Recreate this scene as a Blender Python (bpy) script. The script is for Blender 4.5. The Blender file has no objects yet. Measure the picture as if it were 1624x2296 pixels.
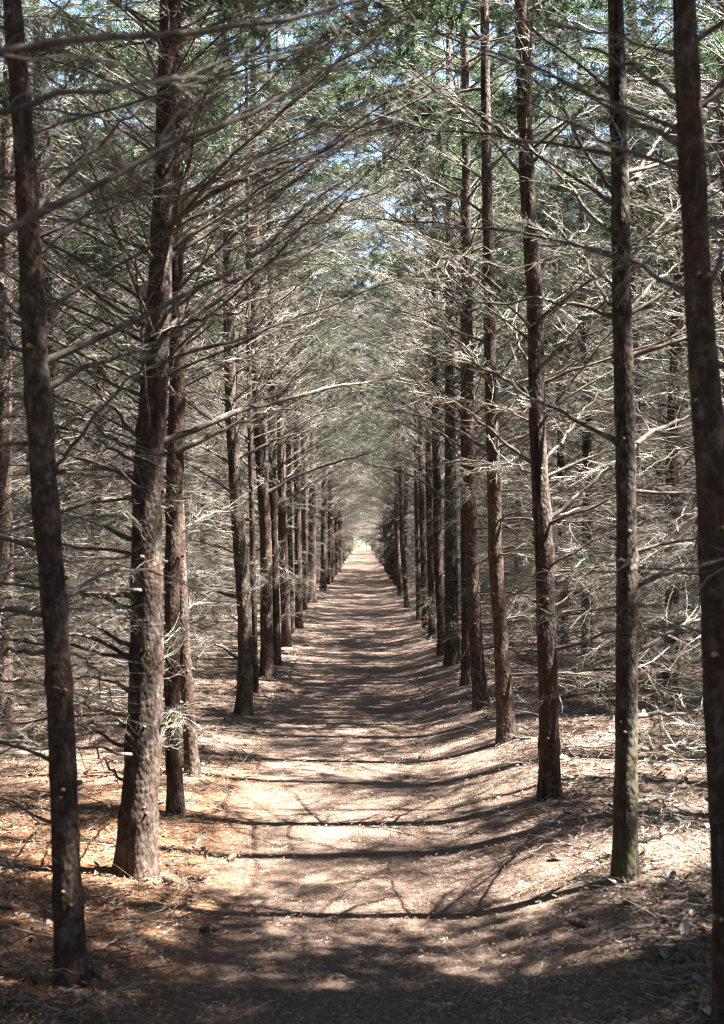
import bpy, math, random
import numpy as np
from mathutils import Vector, noise as mnoise

SC = bpy.context.scene
COL = SC.collection
rad = math.radians

# ------------------------------------------------------------------ camera geometry (pixel units of a 1624 x 2296 view)
W, H = 1624.0, 2296.0
FPX = 50.0 / 36.0 * H
EYE = 1.5
PITCH = math.atan((1222 - H / 2) / FPX)
FWD = np.array([0, math.cos(PITCH), math.sin(PITCH)])
UPV = np.array([0, -math.sin(PITCH), math.cos(PITCH)])
RGT = np.array([1.0, 0, 0])
CAM = np.array([0, 0, EYE])


def at(u, v, Y):
    d = RGT * ((u - W / 2) / FPX) + UPV * ((H / 2 - v) / FPX) + FWD
    return CAM + d * (Y / d[1])


def sstep(a, b, x):
    t = np.clip((x - a) / (b - a), 0, 1)
    return t * t * (3 - 2 * t)


def ground_z(x, y):
    x = np.asarray(x, float); y = np.asarray(y, float)
    z = 0.19 * sstep(0.3, 1.3, x) + 0.05 * sstep(0.5, 1.3, -x)
    z = z * (0.55 + 0.45 * (1 - sstep(14, 30, y)))
    z = z + 0.0068 * np.maximum(0, y - 22) * (1 - sstep(160, 400, y) * 0.5)
    z = z + 0.016 * np.sin(y * 1.3 + 0.7 * np.sin(x * 2.1)) * np.sin(y * 0.47 + 1.0)
    z = z + 0.02 * np.sin(x * 1.9 + y * 0.9) * sstep(1.0, 2.2, np.abs(x))
    return z


def ground_hit(u, v):
    Y = 6.0
    for _ in range(60):
        d = RGT * ((u - W / 2) / FPX) + UPV * ((H / 2 - v) / FPX) + FWD
        x = d[0] / d[1] * Y
        g = float(ground_z(x, Y))
        Yn = (g - EYE) / (d[2] / d[1])
        Y = 0.5 * Y + 0.5 * Yn
    return np.array([x, Y, float(ground_z(x, Y))])


# ------------------------------------------------------------------ mesh collecting
class MB:
    def __init__(self):
        self.v, self.f, self.m, self.n = [], [], [], 0

    def add(self, V, F, mat=0):
        V = np.asarray(V, np.float32).reshape(-1, 3); F = np.asarray(F, np.int32).reshape(-1, 4)
        if len(F) == 0: return
        self.v.append(V); self.f.append(F + self.n); self.m.append(np.full(len(F), mat, np.int32)); self.n += len(V)

    def add_mb(self, o, R=None, t=None, s=1.0, keep=None):
        for V, F, m in o:
            if R is not None: V = (V * s) @ R.T.astype(np.float32)
            if t is not None: V = V + np.asarray(t, np.float32)
            self.v.append(V.astype(np.float32)); self.f.append(F + self.n); self.m.append(m); self.n += len(V)

    def arrays(self):
        return np.concatenate(self.v), np.concatenate(self.f), np.concatenate(self.m)

    def packed(self):
        V, F, m = self.arrays()
        return [(V, F, m)]

    def mesh(self, name, mats, smooth=True):
        V, F, m = self.arrays()
        me = bpy.data.meshes.new(name)
        me.vertices.add(len(V)); me.vertices.foreach_set('co', V.ravel())
        me.loops.add(F.size); me.loops.foreach_set('vertex_index', F.ravel())
        me.polygons.add(len(F)); me.polygons.foreach_set('loop_start', np.arange(0, F.size, 4, dtype=np.int32))
        me.polygons.foreach_set('loop_total', np.full(len(F), 4, np.int32))
        for mm in mats: me.materials.append(mm)
        me.polygons.foreach_set('material_index', m)
        me.polygons.foreach_set('use_smooth', np.full(len(F), smooth, bool))
        me.update(calc_edges=True)
        return me


def norm(a):
    return a / np.maximum(np.linalg.norm(a, axis=-1, keepdims=True), 1e-9)


def tubes(P, R, S):
    P = np.asarray(P, float); R = np.asarray(R, float)
    M, K, _ = P.shape
    T = norm(np.gradient(P, axis=1))
    d = norm(P[:, -1] - P[:, 0])
    ref = np.where(np.abs(d[:, 2:3]) < 0.85, np.array([[0, 0, 1.0]]), np.array([[1.0, 0, 0]]))[:, None, :]
    u = norm(np.cross(T, np.broadcast_to(ref, T.shape))); w = np.cross(T, u)
    a = np.arange(S) * 2 * np.pi / S
    ring = P[:, :, None, :] + R[:, :, None, None] * (np.cos(a)[None, None, :, None] * u[:, :, None, :] + np.sin(a)[None, None, :, None] * w[:, :, None, :])
    V = ring.reshape(-1, 3)
    b = (np.arange(M) * K * S)[:, None, None] + (np.arange(K - 1) * S)[None, :, None]
    j = np.arange(S)[None, None, :]; j2 = (np.arange(S) + 1) % S
    j2 = j2[None, None, :]
    F = np.stack([b + j, b + S + j, b + S + j2, b + j2], -1).reshape(-1, 4)
    return V, F


def blades(B, D, L, Wd, N):
    side = norm(np.cross(D, N)) * Wd[:, None]
    V = np.stack([B - side, B + side, B + D * L[:, None] + side * 0.35, B + D * L[:, None] - side * 0.35], 1).reshape(-1, 3)
    F = np.arange(len(B) * 4).reshape(-1, 4)
    return V, F


def resample(pts, n):
    pts = np.asarray(pts, float)
    seg = np.linalg.norm(np.diff(pts, axis=0), axis=1); s = np.concatenate([[0], np.cumsum(seg)])
    t = np.linspace(0, s[-1], n)
    out = np.stack([np.interp(t, s, pts[:, i]) for i in range(3)], 1)
    for _ in range(2):
        out[1:-1] = 0.25 * out[:-2] + 0.5 * out[1:-1] + 0.25 * out[2:]
    return out, s[-1]


# material slots of every branch or crown mesh: 0 branch wood, 1 dead twig, 2 needles, 3 lichen twig
def limb(mb, axis, r0, r1, rng, spacing=0.04, side=(0.14, 0.5), start=0.18, green=0, tert=1.0, sides=6, hang=0.0, tr=1.0, kink=0.012):
    n = 14
    A, L = resample(axis, n)
    A[1:] += rng.normal(0, kink, (n - 1, 3)) * np.linspace(0.3, 1, n - 1)[:, None]
    r = r0 + (r1 - r0) * np.linspace(0, 1, n) ** 0.8
    r = r * (1 + rng.normal(0, 0.06, n))
    r[0] *= 1.35
    mb.add(*tubes(A[None], r[None], sides), 0)
    ns = max(4, int(L * (1 - start) / spacing))
    t = np.sort(start + (0.985 - start) * rng.random(ns) ** 0.9)
    idx = t * (n - 1); i0 = np.minimum(idx.astype(int), n - 2); fr = (idx - i0)[:, None]
    P0 = A[i0] * (1 - fr) + A[i0 + 1] * fr
    T = norm(A[i0 + 1] - A[i0])
    Z = np.array([0, 0, 1.0])
    lat = norm(np.cross(T, Z)); upn = np.cross(lat, T)
    sg = np.where(np.arange(ns) % 2, 1.0, -1.0)[:, None]
    D = norm(T * rng.uniform(.25, 1.0, (ns, 1)) + lat * sg * rng.uniform(.35, 1.0, (ns, 1)) + upn * (rng.uniform(-.55, .5, (ns, 1)) - hang))
    ln = rng.uniform(side[0], side[1], ns) * np.minimum(1, 0.45 + t * 1.3) * (1.12 - 0.75 * t)
    ln *= np.where(rng.random(ns) < 0.25, 0.4, 1.0)
    K = 5
    q = np.linspace(0, 1, K)
    bend = norm(T * 0.8 + Z * rng.uniform(-.6, .5, (ns, 1)) + rng.normal(0, .35, (ns, 3)))
    P = P0[:, None] + ln[:, None, None] * (D[:, None] * q[None, :, None] + bend[:, None] * (q[None, :, None] ** 2) * 0.45)
    P[:, 1:] += rng.normal(0, 0.006, (ns, K - 1, 3))
    rr = (0.0022 + 0.0028 * rng.random(ns) * (1.1 - t))[:, None] * tr * np.linspace(1, .45, K)[None]
    rr = rr * (0.7 + 0.6 * np.minimum(1, ln / .4))[:, None]
    lich = rng.random(ns) < 0.4
    for msk, mt in ((lich, 3), (~lich, 1)):
        if msk.any(): mb.add(*tubes(P[msk], rr[msk], 3), mt)
    # tertiary twigs
    cnt = np.maximum(1, (ln / 0.032 * tert).astype(int))
    own = np.repeat(np.arange(ns), cnt); M = len(own)
    s = rng.uniform(.12, 1.0, M)
    ii = np.minimum((s * (K - 1)).astype(int), K - 2); ff = (s * (K - 1) - ii)[:, None]
    B = P[own, ii] * (1 - ff) + P[own, ii + 1] * ff
    Ts = norm(P[own, ii + 1] - P[own, ii])
    rnd = rng.normal(0, 1, (M, 3)); rnd[:, 2] *= 0.75
    D3 = norm(Ts * rng.uniform(.3, 1.0, (M, 1)) + norm(rnd) * 0.8)
    l3 = rng.uniform(.022, .11, M) * (1.15 - 0.6 * s)
    B2 = B + D3 * l3[:, None] * 0.55
    B3 = B + D3 * l3[:, None] + norm(Ts + np.array([0, 0, .35]) * rng.choice([-1, 1], (M, 1))) * (l3 * 0.22)[:, None]
    P3 = np.stack([B, B2, B3], 1)
    r3 = (0.0008 + 0.0010 * rng.random(M))[:, None] * tr * np.array([[1, .85, .5]])
    if not green or green < 1:
        l3m = rng.random(M) < 0.45
        for msk, mt in ((l3m, 3), (~l3m, 1)):
            if msk.any(): mb.add(*tubes(P3[msk], r3[msk], 3), mt)
    if green:
        nb = 18
        tt = rng.random((M, nb)); ow = np.repeat(np.arange(M), nb); tt = tt.ravel()
        keep = rng.random(len(tt)) < min(1, green); ow, tt = ow[keep], tt[keep]
        Bb = B[ow] + (B3 - B)[ow] * tt[:, None]
        Dn = norm(norm((B3 - B)[ow]) * 0.7 + norm(rng.normal(0, 1, (len(ow), 3))) * 0.9)
        mb.add(*blades(Bb, Dn, rng.uniform(.035, .075, len(ow)), rng.uniform(.0026, .0046, len(ow)), norm(rng.normal(0, 1, (len(ow), 3)))), 2)
        M2 = ns * 14
        ow = np.repeat(np.arange(ns), 14); tt = rng.uniform(.2, 1, M2); ii = np.minimum((tt * (K - 1)).astype(int), K - 2); ff = (tt * (K - 1) - ii)[:, None]
        Bb = P[ow, ii] * (1 - ff) + P[ow, ii + 1] * ff
        Dn = norm(norm(rng.normal(0, 1, (M2, 3))) + D[ow] * .6)
        mb.add(*blades(Bb, Dn, rng.uniform(.035, .075, M2), rng.uniform(.0026, .0046, M2), norm(rng.normal(0, 1, (M2, 3)))), 2)


def generic_axis(rng, L, rise, droop):
    t = np.linspace(0, 1, 9)
    x = L * t
    y = L * (rng.normal(0, .06) * t + rng.normal(0, .08) * t * t)
    z = L * (rise * t - droop * t * t)
    return np.stack([x, y, z], 1)


# ------------------------------------------------------------------ materials
def new_mat(name):
    m = bpy.data.materials.new(name); m.use_nodes = True
    nt = m.node_tree; nt.nodes.clear()
    out = nt.nodes.new('ShaderNodeOutputMaterial')
    return m, nt, out


def N(nt, kind, **kw):
    n = nt.nodes.new(kind)
    for k, v in kw.items():
        if k.startswith('i_'):
            key = k[2:]
            n.inputs[int(key) if key.isdigit() else key.replace('_', ' ')].default_value = v
        else:
            setattr(n, k, v)
    return n


def ramp(nt, stops, interp='LINEAR'):
    n = nt.nodes.new('ShaderNodeValToRGB'); e = n.color_ramp.elements; n.color_ramp.interpolation = interp
    e[0].position, e[0].color = stops[0][0], (*stops[0][1], 1)
    e[1].position, e[1].color = stops[1][0], (*stops[1][1], 1)
    for p, c in stops[2:]:
        x = e.new(p); x.color = (*c, 1)
    return n


def noise_node(nt, vec, scale, detail=4, rough=.6, dist=0):
    n = N(nt, 'ShaderNodeTexNoise'); n.inputs['Scale'].default_value = scale; n.inputs['Detail'].default_value = detail
    n.inputs['Roughness'].default_value = rough; n.inputs['Distortion'].default_value = dist
    if vec is not None: nt.links.new(vec, n.inputs['Vector'])
    return n


def mixc(nt, fac, a, b, mode='MIX'):
    n = N(nt, 'ShaderNodeMix', data_type='RGBA', blend_type=mode)
    for s, v in ((n.inputs[0], fac), (n.inputs[6], a), (n.inputs[7], b)):
        if hasattr(v, 'is_linked') or hasattr(v, 'links'): nt.links.new(v, s)
        else: s.default_value = v if not isinstance(v, tuple) else (*v, 1)
    return n.outputs[2]


def bark_material(name, dark, mid, light, red, redamt, moss=0.0):
    m, nt, out = new_mat(name)
    tc = N(nt, 'ShaderNodeTexCoord'); oi = N(nt, 'ShaderNodeObjectInfo')
    off = N(nt, 'ShaderNodeVectorMath', operation='SCALE'); nt.links.new(oi.outputs['Random'], off.inputs['Scale']); off.inputs[0].default_value = (37, 19, 53)
    add = N(nt, 'ShaderNodeVectorMath', operation='ADD'); nt.links.new(tc.outputs['Object'], add.inputs[0]); nt.links.new(off.outputs[0], add.inputs[1])
    mp = N(nt, 'ShaderNodeMapping'); mp.inputs['Scale'].default_value = (1, 1, .6); nt.links.new(add.outputs[0], mp.inputs['Vector'])
    n1 = noise_node(nt, mp.outputs[0], 34, 6, .68, .4)
    vo = N(nt, 'ShaderNodeTexVoronoi', feature='F1'); vo.inputs['Scale'].default_value = 62; nt.links.new(mp.outputs[0], vo.inputs['Vector'])
    n2 = noise_node(nt, add.outputs[0], 3.2, 3, .6)
    r1 = ramp(nt, [(.3, dark), (.72, light), (.5, mid)]); nt.links.new(n1.outputs[0], r1.inputs[0])
    rr = ramp(nt, [(.42, (0, 0, 0)), (.68, (redamt,) * 3)]); nt.links.new(n2.outputs[0], rr.inputs[0])
    c = mixc(nt, rr.outputs[0], r1.outputs[0], red)
    n3 = noise_node(nt, add.outputs[0], 7.0, 5, .7)
    rl = ramp(nt, [(.56, (0, 0, 0)), (.7, (.55,) * 3)]); nt.links.new(n3.outputs[0], rl.inputs[0])
    c = mixc(nt, rl.outputs[0], c, (.15, .145, .115))
    ms = N(nt, 'ShaderNodeMapping'); ms.inputs['Scale'].default_value = (9, 9, .8); nt.links.new(add.outputs[0], ms.inputs['Vector'])
    n5 = noise_node(nt, ms.outputs[0], 1.6, 3, .6)
    rk = ramp(nt, [(.60, (0, 0, 0)), (.68, (.85,) * 3)]); nt.links.new(n5.outputs[0], rk.inputs[0])
    c = mixc(nt, rk.outputs[0], c, (.012, .009, .008))
    if moss:
        sx = N(nt, 'ShaderNodeSeparateXYZ'); nt.links.new(tc.outputs['Object'], sx.inputs[0])
        mr = N(nt, 'ShaderNodeMapRange'); mr.inputs[1].default_value = 0.0; mr.inputs[2].default_value = .75; mr.inputs[3].default_value = moss; mr.inputs[4].default_value = 0
        nt.links.new(sx.outputs[2], mr.inputs[0])
        mm = N(nt, 'ShaderNodeMath', operation='MULTIPLY'); nt.links.new(mr.outputs[0], mm.inputs[0])
        rm = ramp(nt, [(.38, (0, 0, 0)), (.56, (1, 1, 1))]); nt.links.new(n3.outputs[0], rm.inputs[0]); nt.links.new(rm.outputs[0], mm.inputs[1])
        c = mixc(nt, mm.outputs[0], c, (.055, .065, .02))
    rf = ramp(nt, [(.25, (.35,) * 3), (.75, (1.0,) * 3)]); nt.links.new(vo.outputs['Distance'], rf.inputs[0])
    inv = N(nt, 'ShaderNodeMath', operation='SUBTRACT'); inv.inputs[0].default_value = 1.2; nt.links.new(vo.outputs['Distance'], inv.inputs[1])
    hs = N(nt, 'ShaderNodeMath', operation='ADD'); nt.links.new(n1.outputs[0], hs.inputs[0]); nt.links.new(inv.outputs[0], hs.inputs[1])
    bp = N(nt, 'ShaderNodeBump'); bp.inputs['Strength'].default_value = .6; bp.inputs['Distance'].default_value = .009; nt.links.new(hs.outputs[0], bp.inputs['Height'])
    p = N(nt, 'ShaderNodeBsdfPrincipled'); p.inputs['Roughness'].default_value = .85; p.inputs['Specular IOR Level'].default_value = .25
    nt.links.new(c, p.inputs['Base Color']); nt.links.new(bp.outputs[0], p.inputs['Normal']); nt.links.new(p.outputs[0], out.inputs[0])
    return m


def twig_material(name, stops, scale=9, spec=.35, rough=.55, vary=0.0):
    m, nt, out = new_mat(name)
    tc = N(nt, 'ShaderNodeTexCoord'); oi = N(nt, 'ShaderNodeObjectInfo')
    off = N(nt, 'ShaderNodeVectorMath', operation='SCALE'); nt.links.new(oi.outputs['Random'], off.inputs['Scale']); off.inputs[0].default_value = (17, 29, 13)
    add = N(nt, 'ShaderNodeVectorMath', operation='ADD'); nt.links.new(tc.outputs['Object'], add.inputs[0]); nt.links.new(off.outputs[0], add.inputs[1])
    n1 = noise_node(nt, add.outputs[0], scale, 5, .7)
    ge = N(nt, 'ShaderNodeNewGeometry')
    ri = N(nt, 'ShaderNodeMath', operation='MULTIPLY_ADD'); ri.inputs[1].default_value = vary; ri.inputs[2].default_value = -vary / 2  # per-twig tone spread; pale twigs paint in the sun glints
    nt.links.new(ge.outputs['Random Per Island'], ri.inputs[0])
    sm = N(nt, 'ShaderNodeMath', operation='ADD'); nt.links.new(n1.outputs[0], sm.inputs[0]); nt.links.new(ri.outputs[0], sm.inputs[1])
    r = ramp(nt, stops); nt.links.new(sm.outputs[0], r.inputs[0])
    p = N(nt, 'ShaderNodeBsdfPrincipled'); p.inputs['Roughness'].default_value = rough; p.inputs['Specular IOR Level'].default_value = spec
    nt.links.new(r.outputs[0], p.inputs['Base Color']); nt.links.new(p.outputs[0], out.inputs[0])
    return m


def leaf_material(name, stops, trans, scale=5):
    m, nt, out = new_mat(name)
    ge = N(nt, 'ShaderNodeNewGeometry')
    n1 = noise_node(nt, ge.outputs['Position'], scale, 4, .7)
    mx = N(nt, 'ShaderNodeMath', operation='ADD'); nt.links.new(n1.outputs[0], mx.inputs[0])
    ri = N(nt, 'ShaderNodeMath', operation='MULTIPLY_ADD'); ri.inputs[1].default_value = .5; ri.inputs[2].default_value = -.25
    nt.links.new(ge.outputs['Random Per Island'], ri.inputs[0]); nt.links.new(ri.outputs[0], mx.inputs[1])
    r = ramp(nt, stops); nt.links.new(mx.outputs[0], r.inputs[0])
    p = N(nt, 'ShaderNodeBsdfPrincipled'); p.inputs['Roughness'].default_value = .5; p.inputs['Specular IOR Level'].default_value = .35
    nt.links.new(r.outputs[0], p.inputs['Base Color'])
    if trans:
        tr = N(nt, 'ShaderNodeBsdfTranslucent'); nt.links.new(r.outputs[0], tr.inputs[0])
        ms = N(nt, 'ShaderNodeMixShader'); ms.inputs[0].default_value = trans
        nt.links.new(p.outputs[0], ms.inputs[1]); nt.links.new(tr.outputs[0], ms.inputs[2]); nt.links.new(ms.outputs[0], out.inputs[0])
    else:
        nt.links.new(p.outputs[0], out.inputs[0])
    return m


def ground_material():
    m, nt, out = new_mat('forest_floor')
    ge = N(nt, 'ShaderNodeNewGeometry'); pos = ge.outputs['Position']
    sx = N(nt, 'ShaderNodeSeparateXYZ'); nt.links.new(pos, sx.inputs[0])
    fine = noise_node(nt, pos, 150, 3, .75)
    mid = noise_node(nt, pos, 42, 5, .75, .5)
    big = noise_node(nt, pos, 2.3, 4, .6)
    mp = N(nt, 'ShaderNodeMapping'); mp.inputs['Scale'].default_value = (1, .6, 1); nt.links.new(pos, mp.inputs['Vector'])
    vo = N(nt, 'ShaderNodeTexVoronoi', feature='F1'); vo.inputs['Scale'].default_value = 95; nt.links.new(mp.outputs[0], vo.inputs['Vector'])
    # beaten path: pinkish brown needle mould
    rp = ramp(nt, [(.28, (.085, .053, .038)), (.75, (.34, .245, .19)), (.5, (.195, .130, .097))]); nt.links.new(mid.outputs[0], rp.inputs[0])
    spk = ramp(nt, [(.60, (0, 0, 0)), (.72, (1, 1, 1))]); nt.links.new(fine.outputs[0], spk.inputs[0])
    cp = mixc(nt, spk.outputs[0], rp.outputs[0], (.46, .37, .29))
    spk2 = ramp(nt, [(.30, (.75,) * 3), (.42, (0, 0, 0))]); nt.links.new(fine.outputs[0], spk2.inputs[0])
    cp = mixc(nt, spk2.outputs[0], cp, (.055, .036, .027))
    # sides: rust and tan litter
    rs = ramp(nt, [(.28, (.06, .038, .026)), (.78, (.38, .25, .15)), (.45, (.17, .095, .055)), (.6, (.26, .15, .08))]); nt.links.new(mid.outputs[0], rs.inputs[0])
    vc = N(nt, 'ShaderNodeHueSaturation'); vc.inputs['Saturation'].default_value = .9
    sepc = N(nt, 'ShaderNodeSeparateColor'); nt.links.new(vo.outputs['Color'], sepc.inputs[0])
    rv = ramp(nt, [(.0, (.05, .03, .02)), (1., (.42, .33, .26)), (.35, (.20, .10, .05)), (.6, (.30, .16, .075)), (.85, (.22, .16, .12))]); nt.links.new(sepc.outputs[0], rv.inputs[0])
    cs = mixc(nt, .5, rs.outputs[0], rv.outputs[0])
    # orange cast to the left, greyer to the right (different litter)
    cast = N(nt, 'ShaderNodeMapRange'); cast.inputs[1].default_value = -1.6; cast.inputs[2].default_value = 1.0; nt.links.new(sx.outputs[0], cast.inputs[0])
    yf = N(nt, 'ShaderNodeMapRange'); yf.inputs[1].default_value = 6.3; yf.inputs[2].default_value = 10.5; nt.links.new(sx.outputs[1], yf.inputs[0])
    cmx = N(nt, 'ShaderNodeMath', operation='MAXIMUM'); nt.links.new(cast.outputs[0], cmx.inputs[0]); nt.links.new(yf.outputs[0], cmx.inputs[1])
    cs = mixc(nt, cmx.outputs[0], mixc(nt, .75, cs, (1.3, .92, .60), 'MULTIPLY'), mixc(nt, .55, cs, (.20, .155, .13)))
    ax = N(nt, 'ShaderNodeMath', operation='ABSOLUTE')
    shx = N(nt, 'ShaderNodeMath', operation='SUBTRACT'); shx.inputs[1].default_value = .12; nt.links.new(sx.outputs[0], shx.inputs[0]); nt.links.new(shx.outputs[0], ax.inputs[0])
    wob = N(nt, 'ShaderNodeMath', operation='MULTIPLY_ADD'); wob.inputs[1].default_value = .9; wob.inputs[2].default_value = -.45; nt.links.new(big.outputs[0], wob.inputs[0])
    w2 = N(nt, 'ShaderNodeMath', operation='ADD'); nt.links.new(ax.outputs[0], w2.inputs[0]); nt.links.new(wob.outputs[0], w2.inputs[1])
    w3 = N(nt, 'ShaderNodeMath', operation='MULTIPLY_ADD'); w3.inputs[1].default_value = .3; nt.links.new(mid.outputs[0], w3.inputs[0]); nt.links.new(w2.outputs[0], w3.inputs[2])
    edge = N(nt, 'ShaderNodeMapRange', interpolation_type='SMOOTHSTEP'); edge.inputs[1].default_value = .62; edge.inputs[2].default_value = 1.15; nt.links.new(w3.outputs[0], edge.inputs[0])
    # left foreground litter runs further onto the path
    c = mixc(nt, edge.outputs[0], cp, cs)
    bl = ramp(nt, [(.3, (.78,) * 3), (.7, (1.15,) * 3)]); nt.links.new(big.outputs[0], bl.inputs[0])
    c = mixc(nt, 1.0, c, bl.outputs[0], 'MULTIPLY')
    # far meadow beyond the wood
    gr = N(nt, 'ShaderNodeMapRange'); gr.inputs[1].default_value = 160; gr.inputs[2].default_value = 168; nt.links.new(sx.outputs[1], gr.inputs[0])
    c = mixc(nt, gr.outputs[0], c, (.12, .15, .06))
    h = N(nt, 'ShaderNodeMath', operation='MULTIPLY_ADD'); h.inputs[1].default_value = .45; nt.links.new(fine.outputs[0], h.inputs[0]); nt.links.new(mid.outputs[0], h.inputs[2])
    bp = N(nt, 'ShaderNodeBump'); bp.inputs['Strength'].default_value = 1.0; bp.inputs['Distance'].default_value = .03; nt.links.new(h.outputs[0], bp.inputs['Height'])
    p = N(nt, 'ShaderNodeBsdfPrincipled'); p.inputs['Roughness'].default_value = .9; p.inputs['Specular IOR Level'].default_value = .2
    nt.links.new(c, p.inputs['Base Color']); nt.links.new(bp.outputs[0], p.inputs['Normal']); nt.links.new(p.outputs[0], out.inputs[0])
    return m


M_BARK = bark_material('spruce_bark', (.015, .010, .0075), (.052, .036, .027), (.165, .135, .113), (.074, .031, .018), .65)
M_BARKM = bark_material('mossy_bark', (.016, .012, .0085), (.056, .042, .031), (.165, .145, .12), (.07, .034, .021), .4, moss=.75)
M_WOOD = twig_material('branch_wood', [(.3, (.035, .025, .02)), (.7, (.24, .205, .178)), (.5, (.095, .072, .058))], 22, .25, .7)
M_TWIG = twig_material('dead_twig', [(.25, (.04, .03, .023)), (.76, (.44, .385, .325)), (.53, (.195, .16, .126))], 6, .5, .5, .55)
M_LICH = twig_material('lichen_twig', [(.25, (.05, .047, .03)), (.76, (.41, .405, .30)), (.53, (.19, .187, .125))], 6, .5, .5, .55)
M_NEED = leaf_material('spruce_needles', [(.2, (.022, .05, .018)), (.8, (.125, .17, .075)), (.5, (.055, .092, .040))], .42, 1.3)
M_CUT = twig_material('cut_wood', [(.3, (.26, .15, .07)), (.7, (.42, .29, .16)), (.5, (.34, .22, .11))], 30, .2, .7)
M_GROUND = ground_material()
M_NL = [twig_material('litter_rust', [(.3, (.13, .055, .025)), (.7, (.34, .17, .075))], 3),
        twig_material('litter_tan', [(.3, (.22, .14, .075)), (.7, (.44, .31, .19))], 3),
        twig_material('litter_grey', [(.3, (.16, .13, .11)), (.7, (.42, .37, .33))], 3),
        twig_material('litter_dark', [(.3, (.03, .02, .015)), (.7, (.09, .06, .045))], 3)]
M_LEAF = leaf_material('dry_leaf', [(.2, (.06, .038, .028)), (.85, (.40, .35, .33)), (.55, (.17, .12, .095))], .1, 40)
M_SHRUB = leaf_material('shrub_leaf', [(.2, (.16, .15, .115)), (.8, (.52, .49, .43)), (.5, (.33, .315, .262))], .4, 1.5)
BR_MATS = [M_WOOD, M_TWIG, M_NEED, M_LICH]


# ------------------------------------------------------------------ objects
def tag(o, label=None, cat=None, group=None, kind=None):
    if label: o['label'] = label
    if cat: o['category'] = cat
    if group: o['group'] = group
    if kind: o['kind'] = kind
    return o


def link(name, me, parent=None, loc=None):
    o = bpy.data.objects.new(name, me); COL.objects.link(o)
    if parent: o.parent = parent
    if loc is not None: o.location = loc
    return o


def empty(name, loc, rz=0.0, s=1.0):
    o = bpy.data.objects.new(name, None); COL.objects.link(o)
    o.location = loc; o.rotation_euler = (0, 0, rz); o.scale = (s, s, s)
    o.empty_display_size = .2
    return o


# ------------------------------------------------------------------ setting: ground and path
def build_ground():
    xs = np.concatenate([[-400, -200, -100, -50, -30, -20, -14], np.arange(-10, -3, .5), np.arange(-3, 3.001, .07), np.arange(3.5, 10.1, .5), [14, 20, 30, 50, 100, 200, 400]])
    ys = np.concatenate([[-60, -30, -15, -8, -4], np.arange(-2, 3, .4), np.arange(3, 16, .07), np.arange(16, 40, .2), np.arange(40, 180, 1.0), [182, 190, 200, 300, 450, 700]])
    X, Y = np.meshgrid(xs, ys)
    Z = ground_z(X, Y)
    nz = np.zeros_like(Z)
    for i in range(X.shape[0]):
        if not (2 < ys[i] < 40): continue
        for j in range(X.shape[1]):
            x = X[i, j]
            if abs(x) < 3.01:
                e = min(1, max(.25, (abs(x - .1) - .5) * 1.6))
                nz[i, j] = e * (.018 * mnoise.noise((x * 3.1, ys[i] * 3.1, 0)) + .012 * mnoise.noise((x * 9, ys[i] * 9, 4))) + .003 * mnoise.noise((x * 14, ys[i] * 14, 9))
    Z = Z + nz
    V = np.stack([X, Y, Z], -1).reshape(-1, 3)
    nx, ny = len(xs), len(ys)
    J, I = np.meshgrid(np.arange(nx - 1), np.arange(ny - 1))
    F = np.stack([I * nx + J, I * nx + J + 1, (I + 1) * nx + J + 1, (I + 1) * nx + J], -1).reshape(-1, 4)
    cx = V[F].mean(1)
    wob = .08 * np.sin(cx[:, 1] * 2.3) + .06 * np.sin(cx[:, 1] * 5.1 + 1)
    onp = (np.abs(cx[:, 0] - .1) < .82 + wob) & (cx[:, 1] > -8) & (cx[:, 1] < 178)
    for nm, msk in (('ground', ~onp), ('path', onp)):
        f = F[msk]; use = np.unique(f); remap = np.zeros(len(V), int); remap[use] = np.arange(len(use))
        mb = MB(); mb.add(V[use], remap[f])
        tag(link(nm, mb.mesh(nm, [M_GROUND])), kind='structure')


build_ground()


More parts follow.
